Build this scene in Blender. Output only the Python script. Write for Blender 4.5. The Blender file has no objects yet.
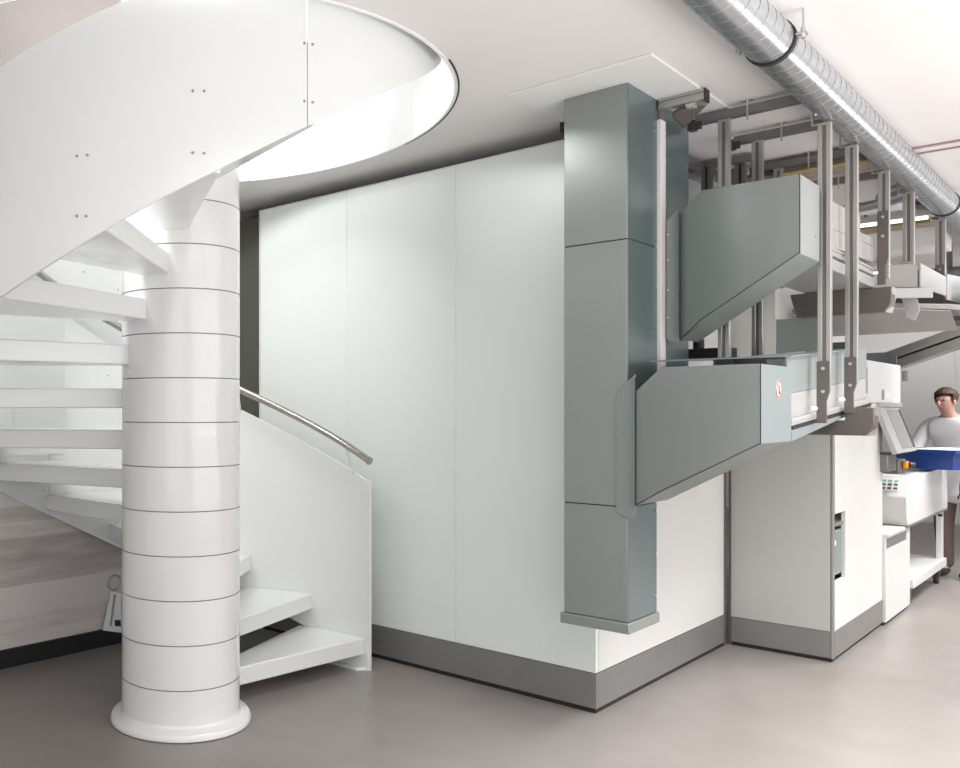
import bpy, bmesh, math, random
from mathutils import Vector, Matrix
random.seed(7)
PI = math.pi
C = bpy.context.scene.collection
CZ = 2.748            # ceiling height

# ------------------------------------------------------------------ materials
def mat(name, col, rough=0.5, metal=0.0, spec=0.5, bump=0.0, bscale=40, var=0.0, vscale=3.0, trans=0.0, emit=None, es=0.0, coat=0.0, alpha=1.0, stretch=None):
    m = bpy.data.materials.new(name); m.use_nodes = True
    nt = m.node_tree; b = nt.nodes['Principled BSDF']
    b.inputs['Base Color'].default_value = (*col, 1)
    b.inputs['Roughness'].default_value = rough
    b.inputs['Metallic'].default_value = metal
    b.inputs['Specular IOR Level'].default_value = spec
    b.inputs['Transmission Weight'].default_value = trans
    b.inputs['Coat Weight'].default_value = coat
    b.inputs['Alpha'].default_value = alpha
    if emit: b.inputs['Emission Color'].default_value = (*emit, 1); b.inputs['Emission Strength'].default_value = es
    tc = nt.nodes.new('ShaderNodeTexCoord'); mp = nt.nodes.new('ShaderNodeMapping')
    nt.links.new(tc.outputs['Object'], mp.inputs['Vector'])
    if stretch: mp.inputs['Scale'].default_value = stretch
    if var > 0:
        n = nt.nodes.new('ShaderNodeTexNoise'); n.inputs['Scale'].default_value = vscale; n.inputs['Detail'].default_value = 4
        r = nt.nodes.new('ShaderNodeMapRange')
        r.inputs['From Min'].default_value = 0.3; r.inputs['From Max'].default_value = 0.7
        r.inputs['To Min'].default_value = 1 - var; r.inputs['To Max'].default_value = 1 + var
        mx = nt.nodes.new('ShaderNodeVectorMath'); mx.operation = 'SCALE'; mx.inputs[0].default_value = col
        nt.links.new(mp.outputs[0], n.inputs['Vector']); nt.links.new(n.outputs['Fac'], r.inputs['Value'])
        nt.links.new(r.outputs[0], mx.inputs['Scale']); nt.links.new(mx.outputs[0], b.inputs['Base Color'])
    if bump > 0:
        n2 = nt.nodes.new('ShaderNodeTexNoise'); n2.inputs['Scale'].default_value = bscale; n2.inputs['Detail'].default_value = 3
        bp = nt.nodes.new('ShaderNodeBump'); bp.inputs['Strength'].default_value = bump; bp.inputs['Distance'].default_value = 0.01
        nt.links.new(mp.outputs[0], n2.inputs['Vector']); nt.links.new(n2.outputs['Fac'], bp.inputs['Height'])
        nt.links.new(bp.outputs[0], b.inputs['Normal'])
    return m

M = {}
M['stair'] = mat('white_stair_paint', (0.74, 0.755, 0.75), 0.22, coat=0.3)
M['liner'] = mat('stairwell_lining_white', (0.86, 0.87, 0.865), 0.4)
M['column'] = mat('white_column_paint', (0.76, 0.76, 0.755), 0.16, coat=0.4)
M['groove'] = mat('groove_shadow', (0.22, 0.22, 0.22), 0.6)
M['panel'] = mat('pale_green_white_panel', (0.75, 0.795, 0.77), 0.28, var=0.01)
M['panel_w'] = mat('white_panel', (0.67, 0.665, 0.65), 0.35, var=0.01)
M['cab_w'] = mat('cabinet_grey_white', (0.44, 0.435, 0.415), 0.35, var=0.01)
M['plinth'] = mat('satin_plinth', (0.24, 0.235, 0.23), 0.38, 0.4, var=0.05)
M['black'] = mat('black_shadow_rubber', (0.012, 0.012, 0.013), 0.6)
M['ceil'] = mat('ceiling_plaster', (0.77, 0.745, 0.735), 0.7, bump=0.05, bscale=25, var=0.012, vscale=1.5)
M['plate'] = mat('ceiling_board', (0.78, 0.775, 0.765), 0.6)
M['duct'] = mat('grey_green_sheet', (0.28, 0.30, 0.285), 0.33, 0.45, var=0.03, vscale=1.2)
M['duct2'] = mat('blue_grey_sheet', (0.19, 0.25, 0.252), 0.30, 0.65, var=0.05, vscale=1.5)
M['arm'] = mat('arm_sheet', (0.245, 0.272, 0.256), 0.4, 0.25, var=0.02)
M['armside2'] = mat('arm_side_light', (0.31, 0.335, 0.34), 0.35, 0.25)
M['armside'] = mat('arm_side_sheet', (0.27, 0.315, 0.32), 0.35, 0.25)
M['alu'] = mat('brushed_aluminium', (0.46, 0.445, 0.425), 0.32, 0.75, bump=0.03, bscale=200)
M['alud'] = mat('dark_aluminium', (0.22, 0.21, 0.205), 0.4, 0.7)
M['taupe'] = mat('taupe_bracket', (0.14, 0.12, 0.11), 0.42, 0.3)
M['galv'] = mat('galvanised_spiral', (0.56, 0.58, 0.61), 0.27, 0.95, bump=0.04, bscale=14, var=0.06, vscale=8)
M['seam'] = mat('duct_lock_seam', (0.30, 0.31, 0.33), 0.4, 0.8)
M['steel'] = mat('stainless', (0.46, 0.43, 0.38), 0.22, 0.95)
M['screw'] = mat('zinc_screw', (0.62, 0.62, 0.60), 0.3, 0.9)
M['screwd'] = mat('grey_screw', (0.33, 0.33, 0.33), 0.4, 0.6)
M['strip'] = mat('cover_strip_white', (0.74, 0.70, 0.685), 0.45)
M['tray'] = mat('conveyor_white', (0.43, 0.43, 0.425), 0.3, 0.1)
M['glassg'] = mat('grey_green_glass', (0.30, 0.345, 0.34), 0.12, 0.2, alpha=0.85)
M['platelt'] = mat('pale_blue_grey_plate', (0.33, 0.38, 0.375), 0.3, 0.3)
M['glassd'] = mat('smoked_glass', (0.10, 0.11, 0.115), 0.10, 0.2)
M['screen'] = mat('screen_glass', (0.24, 0.25, 0.25), 0.12)
M['blue'] = mat('blue_plastic', (0.008, 0.042, 0.22), 0.3, var=0.1)
M['orange'] = mat('orange_plastic', (0.85, 0.30, 0.01), 0.35)
M['red'] = mat('red_print', (0.65, 0.10, 0.08), 0.5)
M['label'] = mat('white_label', (0.80, 0.80, 0.80), 0.5)
M['green'] = mat('teal_print', (0.20, 0.50, 0.45), 0.5)
M['cable_y'] = mat('yellow_cable', (0.40, 0.34, 0.15), 0.5)
M['cable_d'] = mat('dark_cable', (0.05, 0.035, 0.04), 0.5)
M['copper'] = mat('brown_pipe', (0.42, 0.30, 0.26), 0.35, 0.4)
M['bluepipe'] = mat('blue_grey_duct', (0.32, 0.38, 0.43), 0.25, 0.8)
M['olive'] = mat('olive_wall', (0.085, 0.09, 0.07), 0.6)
M['lightcov'] = mat('luminaire_cover', (0.85, 0.85, 0.85), 0.4, emit=(1, 1, 1), es=1.2)
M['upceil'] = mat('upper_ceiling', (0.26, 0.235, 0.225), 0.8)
M['pan'] = mat('grey_pan', (0.30, 0.285, 0.275), 0.5)
M['tablew'] = mat('table_white', (0.66, 0.66, 0.65), 0.35)
M['hoodw'] = mat('hood_white', (0.80, 0.80, 0.80), 0.3)
M['farwall'] = mat('far_wall_paint', (0.66, 0.65, 0.635), 0.7)
M['skin'] = mat('skin', (0.52, 0.30, 0.23), 0.5)
M['hair'] = mat('brown_hair', (0.075, 0.035, 0.025), 0.6, bump=0.5, bscale=60)
M['coat'] = mat('white_coat', (0.72, 0.72, 0.74), 0.8, bump=0.2, bscale=12)
M['trouser'] = mat('brown_trousers', (0.16, 0.11, 0.10), 0.8)
M['shoe'] = mat('dark_shoe', (0.03, 0.03, 0.03), 0.5)
M['lip'] = mat('lips', (0.42, 0.16, 0.14), 0.5)
M['eye'] = mat('eye', (0.05, 0.04, 0.04), 0.3)

def floor_mat():
    m = bpy.data.materials.new('poured_resin_floor'); m.use_nodes = True
    nt = m.node_tree; b = nt.nodes['Principled BSDF']
    tc = nt.nodes.new('ShaderNodeTexCoord')
    n = nt.nodes.new('ShaderNodeTexNoise'); n.inputs['Scale'].default_value = 1.3; n.inputs['Detail'].default_value = 7; n.inputs['Roughness'].default_value = .62
    r = nt.nodes.new('ShaderNodeValToRGB')
    r.color_ramp.elements[0].position = .3; r.color_ramp.elements[0].color = (0.215, 0.195, 0.183, 1)
    r.color_ramp.elements[1].position = .72; r.color_ramp.elements[1].color = (0.265, 0.243, 0.23, 1)
    nt.links.new(tc.outputs['Object'], n.inputs['Vector']); nt.links.new(n.outputs['Fac'], r.inputs['Fac']); nt.links.new(r.outputs[0], b.inputs['Base Color'])
    n2 = nt.nodes.new('ShaderNodeTexNoise'); n2.inputs['Scale'].default_value = 5; n2.inputs['Detail'].default_value = 4
    mr = nt.nodes.new('ShaderNodeMapRange'); mr.inputs['To Min'].default_value = .24; mr.inputs['To Max'].default_value = .42
    nt.links.new(tc.outputs['Object'], n2.inputs['Vector']); nt.links.new(n2.outputs['Fac'], mr.inputs['Value']); nt.links.new(mr.outputs[0], b.inputs['Roughness'])
    b.inputs['Specular IOR Level'].default_value = .55
    return m
def concrete_mat():
    m = bpy.data.materials.new('board_marked_concrete'); m.use_nodes = True
    nt = m.node_tree; b = nt.nodes['Principled BSDF']; b.inputs['Roughness'].default_value = .8
    tc = nt.nodes.new('ShaderNodeTexCoord')
    sp = nt.nodes.new('ShaderNodeSeparateXYZ'); nt.links.new(tc.outputs['Object'], sp.inputs[0])
    # boards: horizontal bands about 7 cm high, each with its own tone
    mu = nt.nodes.new('ShaderNodeMath'); mu.operation = 'MULTIPLY'; mu.inputs[1].default_value = 11.5
    fl = nt.nodes.new('ShaderNodeMath'); fl.operation = 'FLOOR'; nt.links.new(sp.outputs['Z'], mu.inputs[0]); nt.links.new(mu.outputs[0], fl.inputs[0])
    yy = nt.nodes.new('ShaderNodeMath'); yy.operation = 'MULTIPLY_ADD'; yy.inputs[1].default_value = .9; nt.links.new(sp.outputs['Y'], yy.inputs[0]); nt.links.new(fl.outputs[0], yy.inputs[2])
    y2 = nt.nodes.new('ShaderNodeMath'); y2.operation = 'FLOOR'; nt.links.new(yy.outputs[0], y2.inputs[0])
    cb = nt.nodes.new('ShaderNodeCombineXYZ'); nt.links.new(y2.outputs[0], cb.inputs['X']); nt.links.new(fl.outputs[0], cb.inputs['Y'])
    wn = nt.nodes.new('ShaderNodeTexWhiteNoise'); wn.noise_dimensions = '2D'; nt.links.new(cb.outputs[0], wn.inputs['Vector'])
    no = nt.nodes.new('ShaderNodeTexNoise'); no.inputs['Scale'].default_value = 6; no.inputs['Detail'].default_value = 6
    mp = nt.nodes.new('ShaderNodeMapping'); mp.inputs['Scale'].default_value = (1, .5, 4); nt.links.new(tc.outputs['Object'], mp.inputs['Vector']); nt.links.new(mp.outputs[0], no.inputs['Vector'])
    ad = nt.nodes.new('ShaderNodeMath'); ad.operation = 'MULTIPLY_ADD'; ad.inputs[1].default_value = .8; nt.links.new(wn.outputs['Value'], ad.inputs[0]); nt.links.new(no.outputs['Fac'], ad.inputs[2])
    r = nt.nodes.new('ShaderNodeValToRGB'); r.color_ramp.elements[0].position = .35; r.color_ramp.elements[0].color = (0.40, 0.36, 0.345, 1)
    r.color_ramp.elements[1].position = 1.1; r.color_ramp.elements[1].color = (0.66, 0.615, 0.60, 1)
    nt.links.new(ad.outputs[0], r.inputs['Fac']); nt.links.new(r.outputs[0], b.inputs['Base Color'])
    fr = nt.nodes.new('ShaderNodeMath'); fr.operation = 'FRACT'; nt.links.new(mu.outputs[0], fr.inputs[0])
    lt = nt.nodes.new('ShaderNodeMath'); lt.operation = 'LESS_THAN'; lt.inputs[1].default_value = .07; nt.links.new(fr.outputs[0], lt.inputs[0])
    bp = nt.nodes.new('ShaderNodeBump'); bp.inputs['Strength'].default_value = .5; bp.inputs['Distance'].default_value = .01; bp.invert = True
    nt.links.new(lt.outputs[0], bp.inputs['Height']); nt.links.new(bp.outputs[0], b.inputs['Normal'])
    return m
M['floor'] = floor_mat(); M['concrete'] = concrete_mat()

# ------------------------------------------------------------------ mesh helpers
def bx(bm, x0, x1, y0, y1, z0, z1, mi=0):
    vs = [bm.verts.new(p) for p in ((x0,y0,z0),(x1,y0,z0),(x1,y1,z0),(x0,y1,z0),(x0,y0,z1),(x1,y0,z1),(x1,y1,z1),(x0,y1,z1))]
    for f in ((3,2,1,0),(4,5,6,7),(0,1,5,4),(1,2,6,5),(2,3,7,6),(3,0,4,7)):
        g = bm.faces.new([vs[i] for i in f]); g.material_index = mi
def prism(bm, pts, vec, mi=0):
    """extrude a 3-D polygon by a vector"""
    v = Vector(vec); a = [bm.verts.new(p) for p in pts]; b = [bm.verts.new(Vector(p) + v) for p in pts]
    fs = [bm.faces.new(a), bm.faces.new(list(reversed(b)))]
    n = len(pts)
    for i in range(n): fs.append(bm.faces.new([a[i], b[i], b[(i+1) % n], a[(i+1) % n]]))
    for f in fs: f.material_index = mi
    bmesh.ops.recalc_face_normals(bm, faces=fs)
def tube(bm, pts, r, seg=12, mi=0, caps=True, smooth=True):
    pts = [Vector(p) for p in pts]; rings = []; prev = None
    for i, p in enumerate(pts):
        t = (pts[min(i+1, len(pts)-1)] - pts[max(i-1, 0)]).normalized()
        if prev is None:
            up = Vector((0,0,1)) if abs(t.z) < .9 else Vector((1,0,0)); n = t.cross(up).normalized()
        else: n = (prev - t * prev.dot(t)).normalized()
        prev = n; b = t.cross(n)
        rr = r[i] if isinstance(r, (list, tuple)) else r
        rings.append([bm.verts.new(p + (n*math.cos(2*PI*k/seg) + b*math.sin(2*PI*k/seg))*rr) for k in range(seg)])
    for i in range(len(rings)-1):
        for k in range(seg):
            f = bm.faces.new([rings[i][k], rings[i][(k+1) % seg], rings[i+1][(k+1) % seg], rings[i+1][k]]); f.smooth = smooth; f.material_index = mi
    if caps:
        bm.faces.new(list(reversed(rings[0]))).material_index = mi; bm.faces.new(rings[-1]).material_index = mi
def lathe(bm, prof, c=(0,0), seg=96, smooth=True):
    """prof: list of (r, z, material index of the band above)"""
    rings = [[bm.verts.new((c[0]+r*math.cos(2*PI*k/seg), c[1]+r*math.sin(2*PI*k/seg), z)) for k in range(seg)] for r, z, _ in prof]
    for i in range(len(prof)-1):
        for k in range(seg):
            f = bm.faces.new([rings[i][k], rings[i][(k+1) % seg], rings[i+1][(k+1) % seg], rings[i+1][k]]); f.smooth = smooth; f.material_index = prof[i][2]
    bm.faces.new(list(reversed(rings[0]))); bm.faces.new(rings[-1])
def obj(name, bm, m, parent=None, bevel=0.0, sharp=True, bseg=2):
    me = bpy.data.meshes.new(name); bmesh.ops.recalc_face_normals(bm, faces=bm.faces[:]); bm.to_mesh(me); bm.free()
    for mm in (m if isinstance(m, (list, tuple)) else [m]): me.materials.append(mm)
    o = bpy.data.objects.new(name, me); C.objects.link(o)
    if parent: 
        o.parent = parent
        o.matrix_parent_inverse = parent_world(parent).inverted()
    if bevel > 0:
        b = o.modifiers.new('bevel', 'BEVEL'); b.width = bevel; b.segments = bseg; b.limit_method = 'ANGLE'; b.angle_limit = math.radians(40); b.harden_normals = False
    if sharp and len(me.polygons):
        try: me.set_sharp_from_angle(angle=math.radians(38))
        except Exception: pass
    return o
def parent_world(p):
    m = Matrix.LocRotScale(p.location, p.rotation_euler, p.scale)
    if p.parent: m = parent_world(p.parent) @ p.matrix_parent_inverse @ m
    return m
def new(): return bmesh.new()
def box(name, b, m, parent=None, bevel=0.0):
    bm = new(); bx(bm, *b); return obj(name, bm, m, parent, bevel)
def thing(name, label, cat, loc=(0,0,0), group=None):
    o = bpy.data.objects.new(name, None); C.objects.link(o); o.location = loc; o.empty_display_size = .1
    o['label'] = label; o['category'] = cat
    if group: o['group'] = group
    return o
def tag(o, label, cat, group=None):
    o['label'] = label; o['category'] = cat
    if group: o['group'] = group
    return o
def struct(o): o['kind'] = 'structure'; return o
def screw(parent, p, n, r=.006, h=.004, m='screw', name='screw'):
    p = Vector(p); n = Vector(n).normalized(); bm = new(); tube(bm, [p - n*.001, p + n*h], r, 8, smooth=False); return obj(name, bm, M[m], parent)

# ------------------------------------------------------------------ shell
struct(box('floor', (-4.3, 3.4, -1.5, 14.1, -.05, 0), M['floor']))
struct(box('wall_left', (-4.45, -4.25, -1.5, 14.1, 0, CZ), M['concrete']))
struct(box('wall_back', (-4.25, 3.4, 14.0, 14.2, 0, CZ), M['farwall']))
OC = (-3.035, 2.588); OR = 1.215
bm = new(); N = 144; hs = 1.215
inner = [bm.verts.new((OC[0]+OR*math.cos(2*PI*k/N), OC[1]+OR*math.sin(2*PI*k/N), CZ)) for k in range(N)]
def sq(k):
    a = 2*PI*k/N; s = 1.4/max(abs(math.cos(a)), abs(math.sin(a))); return (OC[0]+s*math.cos(a), OC[1]+s*math.sin(a), CZ)
outer = [bm.verts.new(sq(k)) for k in range(N)]
for k in range(N): bm.faces.new([inner[k], outer[k], outer[(k+1) % N], inner[(k+1) % N]])
def quad(x0, x1, y0, y1): bm.faces.new([bm.verts.new(p) for p in ((x0,y0,CZ),(x1,y0,CZ),(x1,y1,CZ),(x0,y1,CZ))])
quad(OC[0]+1.4, 3.4, -1.5, 14.1); quad(OC[0]-1.4, OC[0]+1.4, -1.5, OC[1]-1.4); quad(OC[0]-1.4, OC[0]+1.4, OC[1]+1.4, 14.1)
struct(obj('ceiling', bm, M['ceil']))
def cyl_wall(bm, c, r, t, a0, a1, z0f, z1f, seg=48):
    """curved sheet; z limits are functions of the angle in degrees"""
    prev = None
    for i in range(seg+1):
        a = a0 + (a1-a0)*i/seg; ca, sa = math.cos(math.radians(a+A0)), math.sin(math.radians(a+A0))
        ring = [bm.verts.new((c[0]+rr*ca, c[1]+rr*sa, z)) for rr, z in ((r, z0f(a)), (r, z1f(a)), (r-t, z1f(a)), (r-t, z0f(a)))]
        if prev:
            for j in range(4):
                f = bm.faces.new([prev[j], ring[j], ring[(j+1) % 4], prev[(j+1) % 4]]); f.smooth = (j in (0, 2))
        else: bm.faces.new(ring)
        prev = ring
    bm.faces.new(list(reversed(prev)))
A0 = 47.66
# round stair well lining seen through the opening: one sheet per joint of the photo
for i, (a, b) in enumerate(((-120, 17.6), (17.9, 71.4), (71.7, 98), (98.3, 239.8))):
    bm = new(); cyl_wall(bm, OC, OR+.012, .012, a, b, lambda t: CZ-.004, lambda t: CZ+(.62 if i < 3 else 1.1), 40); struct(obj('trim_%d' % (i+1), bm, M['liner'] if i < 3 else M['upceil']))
bm = new(); cyl_wall(bm, OC, OR+.022, .006, -30, 22, lambda t: CZ-.003, lambda t: CZ+.002, 24); struct(obj('trim_5', bm, M['black']))
# dark back of the narrow gap left of the machine
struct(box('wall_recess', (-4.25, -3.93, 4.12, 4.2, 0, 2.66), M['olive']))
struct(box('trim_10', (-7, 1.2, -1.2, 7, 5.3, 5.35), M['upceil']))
struct(box('baseboard_left', (-4.25, -4.232, -1.5, 4.36, 0, .10), M['black']))
# far ceiling build-up: beams under the slab
struct(box('trim_6', (-4.2, -1.08, 6.3, 6.75, 2.62, CZ), M['ceil']))
struct(box('trim_7', (-4.2, -1.08, 8.1, 8.5, 2.58, CZ), M['ceil']))
struct(box('trim_8', (-4.2, -1.08, 10.4, 10.8, 2.55, CZ), M['ceil']))

# ------------------------------------------------------------------ spiral staircase
CC = (-3.024, 2.604)
stair = thing('spiral_staircase', 'white spiral staircase winding round a thick ringed white column', 'staircase', (CC[0], CC[1], 0))
R = .268
prof = [(R, .012, 0)]
z = .203
while z < 3.05:
    prof += [(R, z-.0022, 1), (R-.004, z-.0021, 1), (R-.004, z+.0021, 1), (R, z+.0022, 0)]
    z += .1905
prof += [(R, 4.1, 0)]
bm = new(); lathe(bm, prof, CC, 128); obj('centre_column', bm, [M['column'], M['groove']], stair)
bm = new(); lathe(bm, [(.300, 0, 0), (.318, .004, 0), (.3185, .022, 0), (.312, .031, 0), (.285, .036, 0), (.272, .042, 0), (.266, .06, 0)], CC, 96); obj('base_flange', bm, M['column'], stair)
def pol(r, a, z): a = math.radians(a + A0); return (CC[0]+r*math.cos(a), CC[1]+r*math.sin(a), z)
def interp(tab):
    def f(a):
        if a <= tab[0][0]: return tab[0][1]
        for (a0, z0), (a1, z1) in zip(tab, tab[1:]):
            if a <= a1: return z0 + (z1-z0)*(a-a0)/(a1-a0)
        return tab[-1][1]
    return f
nose = [37.5, 54, 72, 90, 108, 126, 144, 163, 184, 209, 234, 256, 274, 291, 308, 325]
RP = 1.235
rp = lambda a: interp([(180, RP), (242, 1.20), (262, 1.185), (280, 1.165), (305, 1.15), (330, 1.145)])(a)
for k in range(len(nose)-1):   # the last step meets the upper floor
    a, b = nose[k], nose[k+1] + 4.0; zt = .166 + .19*k; th = .088
    n = 8
    RT_ = lambda q: rp(q)-.0125
    pts = [pol(R-.01, a-1.0, zt-th), pol(RT_(a), a, zt-th)] + [pol(RT_(a+(b-a)*i/n), a+(b-a)*i/n, zt-th) for i in range(1, n+1)] + [pol(R-.01, b, zt-th)] 
    bm = new(); prism(bm, pts, (0, 0, th)); obj('tread', bm, M['stair'], stair, .006)
def smooth_tab_(f, a, w=6):
    return sum(f(a + w*i/4) for i in range(-4, 5))/9
zbot = interp([(34, 0.0), (37.3, 0.0), (40, .05), (75, .30), (108, .582), (126, .776), (144.5, .966), (190, 1.38), (242, 1.784), (256.3, 1.938), (263.4, 2.025), (275.1, 2.15), (293.2, 2.35), (305, 2.475), (322.6, 2.645), (330, 2.72), (400, 3.45)])
zb0 = zbot; zbot = lambda a: zb0(a) if a < 245 else smooth_tab_(zb0, a)
ztop = interp([(34, .99), (41, 1.06), (57, 1.216), (74.5, 1.399), (112, 1.79), (123, 1.93), (180, 2.28), (242, 2.555), (261, 2.70), (300, 3.0), (340, 3.4), (400, 3.9)])
secs = [(35.6, 128.9), (129.1, 209.9), (210.1, 292.9), (293.1, 375)]
for a, b in secs:
    bm = new(); prev = None; seg = 60; t = .012
    for i in range(seg+1):
        q = a+(b-a)*i/seg; r = rp(q)
        ring = [bm.verts.new(pol(rr, q, zz)) for rr, zz in ((r, zbot(q)), (r, ztop(q)), (r-t, ztop(q)), (r-t, zbot(q)))]
        if prev:
            for j in range(4):
                f = bm.faces.new([prev[j], ring[j], ring[(j+1) % 4], prev[(j+1) % 4]]); f.smooth = (j in (0, 2))
        else: bm.faces.new(ring)
        prev = ring
    bm.faces.new(list(reversed(prev))); obj('balustrade_panel', bm, M['stair'], stair)
# foot of the panel: bottom plate turned inwards
bm = new(); prism(bm, [pol(RP-.013, 36, 0), pol(RP-.013, 52, 0), pol(RP-.075, 47, 0), pol(RP-.075, 37.5, 0)], (0, 0, .012)); obj('foot_plate', bm, M['stair'], stair, .002)
bm = new(); prism(bm, [pol(RP-.012, 36, .0), pol(RP-.012, 50, .0), pol(RP-.012, 50, .10), pol(RP-.012, 36, .09)], tuple(Vector(pol(RP-.022, 43, 0))-Vector(pol(RP-.012, 43, 0)))); obj('foot_stiffener', bm, M['stair'], stair)
# screws of the panel
for a, zz in ((273.5,2.426),(275.3,2.427),(273.5,2.227),(275.3,2.227),(255.2,2.222),(256.9,2.223),(255.2,2.028),(256.7,2.026),(292.4,2.621),(294,2.623),(292.4,2.428),(294,2.429)):
    p = Vector(pol(rp(a)+.0005, a, zz)); screw(stair, p, p - Vector((CC[0], CC[1], zz)), .0045, .0025, 'screwd')
for a, zz in ((130.4,1.70),(127.6,1.70),(130.4,1.25),(127.6,1.25),(130.4,.95),(127.6,.90),(112,1.6),(98,1.4)):
    p = Vector(pol(rp(a)-.0125, a, zz)); screw(stair, p, Vector((CC[0], CC[1], zz)) - p, .0045, .0025, 'screwd')
# handrail
hr = interp([(30, 1.108), (31.3, 1.122), (34, 1.148), (55, 1.343), (73.5, 1.51), (108, 1.862), (116, 1.945), (134, 2.15), (160, 2.36), (205, 2.60), (262, 2.98), (300, 3.2)])
bm = new(); tube(bm, [pol(min(1.15, rp(32.3+i*2.5)-.055), 32.3+i*2.5, hr(32.3+i*2.5)) for i in range(99)], .0195, 16); hand = obj('handrail', bm, M['steel'], stair)
bm = new(); p = Vector(pol(1.15, 32.2, hr(32.3)-.001)); q = Vector(pol(1.15, 33.3, hr(33.3))); tube(bm, [p-(q-p)*.12, p+(q-p)*.3], .0215, 16); obj('end_cap', bm, M['steel'], hand)
for a in (41, 75, 107.8, 140, 172):
    bm = new(); prism(bm, [Vector(pol(1.222, a-.3, ztop(a)-.012)), Vector(pol(1.222, a+.3, ztop(a)-.012)), Vector(pol(1.150, a+.3, hr(a)-.010)), Vector(pol(1.150, a-.3, hr(a)-.010))], (0, 0, .012)); obj('rail_bracket', bm, M['stair'], hand)

# small tag hanging at the foot of the concrete wall
t = thing('hanging_tag', 'small pale tag hanging on a ring at the foot of the concrete wall', 'tag', (-4.235, 3.08, .05))
bm = new(); prism(bm, [(-4.225, 3.03, .10), (-4.205, 3.15, .07), (-4.225, 3.16, .30), (-4.24, 3.10, .32)], (.004, 0, 0)); obj('card', bm, M['label'], t)
bm = new(); prism(bm, [(-4.218, 3.11, .115), (-4.21, 3.145, .11), (-4.214, 3.145, .145), (-4.221, 3.11, .15)], (.012, 0, 0)); obj('dark_mark', bm, M['black'], t)
bm = new(); prism(bm, [(-4.222, 3.075, .12), (-4.221, 3.085, .12), (-4.231, 3.125, .30), (-4.232, 3.115, .30)], (.010, 0, 0)); obj('printed_line', bm, M['screwd'], t)
bm = new(); tube(bm, [(-4.232, 3.12+.045*math.cos(x*PI/12), .37+.045*math.sin(x*PI/12)) for x in range(25)], .004, 8, caps=False); obj('ring', bm, M['alu'], t)
# white sheet lining on the concrete behind the stair
t = thing('wall_lining_board', 'large white board fixed on the concrete wall behind the stairs', 'board', (-4.24, 2.6, 1.15))
box('board_sheet', (-4.249, -4.235, 1.2, 3.22, 1.15, 2.74), M['stair'], t)
for y, z in ((2.55, 2.1), (2.9, 2.2), (3.15, 2.12)): screw(t, (-4.2355, y, z), (1, 0, 0), .005, .003, 'screwd')

# ------------------------------------------------------------------ white panelled enclosure
enc = thing('white_enclosure', 'tall white panelled machine enclosure with a grey plinth in the middle', 'enclosure', (-2.85, 4.9, 0))
XL, XR, YF, YB, ZT = -3.925, -1.770, 4.044, 5.80, 2.672
for a, b in ((XL+.012, -3.219), (-3.211, -2.502), (-2.494, XR-.0015)):
    box('front_panel', (a, b, YF, YF+.03, .186, ZT), M['panel'], enc, .0015)
for a, b in ((-3.219, -3.211), (-2.502, -2.494)):
    box('joint_strip', (a, b, YF+.004, YF+.02, .186, ZT-.004), M['panel'], enc)
box('corner_trim', (XL, XL+.011, YF-.002, YF+.05, .0, ZT), M['panel_w'], enc)
box('side_panel', (XR-.03, XR, YF+.0315, YB-.03, .186, ZT), M['panel_w'], enc, .0015)
box('corner_post', (XR-.028, XR+.004, YB-.028, YB+.0, .0, ZT), M['alud'], enc)
box('carcass', (XL+.02, XR-.032, YF+.031, YB, .02, ZT-.01), M['panel_w'], enc)
bm = new(); bx(bm, XL+.01, XR+.002, YF-.002, YF+.02, .022, .183); bx(bm, XR-.02, XR+.002, YF+.02, YB-.03, .022, .183); obj('plinth', bm, M['plinth'], enc, .001)
bm = new(); bx(bm, XL+.03, XR-.004, YF+.004, YB-.03, 0, .022); obj('shadow_gap', bm, M['black'], enc)
bm = new(); bx(bm, XL, XR+.001, YF-.002, YF+.012, ZT, ZT+.006); obj('top_edge', bm, M['stair'], enc)

# ------------------------------------------------------------------ vertical duct
vd = thing('vertical_duct', 'grey sheet metal duct dropping from the ceiling in front of the white enclosure', 'duct', (-1.62, 3.82, .48))
DX0, DX1, DY0, DY1 = -1.750, -1.486, 3.685, 3.985
for z0, z1 in ((.53, 1.000), (1.004, 2.098), (2.102, 2.7378)):
    bm = new(); bx(bm, DX0, DX1, DY0, DY1, z0, z1); obj('duct_section', bm, [M['duct']], vd, .002)
for z0 in (1.000, 2.098): box('joint_line', (DX0+.002, DX1-.002, DY0+.002, DY1-.002, z0, z0+.004), M['black'], vd)
bm = new(); bx(bm, DX0-.012, DX1+.012, DY0-.012, DY1+.01, .484, .528); obj('bottom_cap', bm, M['duct'], vd, .003)
# right skin, slightly bluer sheet with a folded flange
for z0, z1 in ((.531, .999), (1.0045, 2.0975), (2.1025, 2.737)):
    box('side_sheet', (DX1, DX1+.003, DY0+.004, DY1, z0, z1), M['duct2'], vd)
box('rear_section', (DX0, DX1-.006, DY1+.03, 4.386, 1.25, 2.7378), M['duct2'], vd, .002)
box('rear_flange', (DX0, DX1+.001, DY1+.001, DY1+.029, 1.25, 2.7378), M['duct2'], vd)
box('cover_strip', (DX1-.002, DX1+.016, 3.995, 4.052, 1.45, 2.655), M['strip'], vd, .002)
box('strip_clip', (DX1-.002, DX1+.018, 3.992, 4.04, 2.657, 2.70), M['alud'], vd, .002)
for z in (.60, .78, .965): screw(vd, (DX1+.003, 3.965, z), (1, 0, 0), .007, .006)
for z in (1.75, 1.93, 2.10, 2.33, 2.60): screw(vd, (DX1+.003, 3.965, z), (1, 0, 0), .006, .006)
for z in (1.80, 2.22, 2.50, 2.62): screw(vd, (DX1-.006, 4.10, z), (1, 0, 0), .006, .006)
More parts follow.
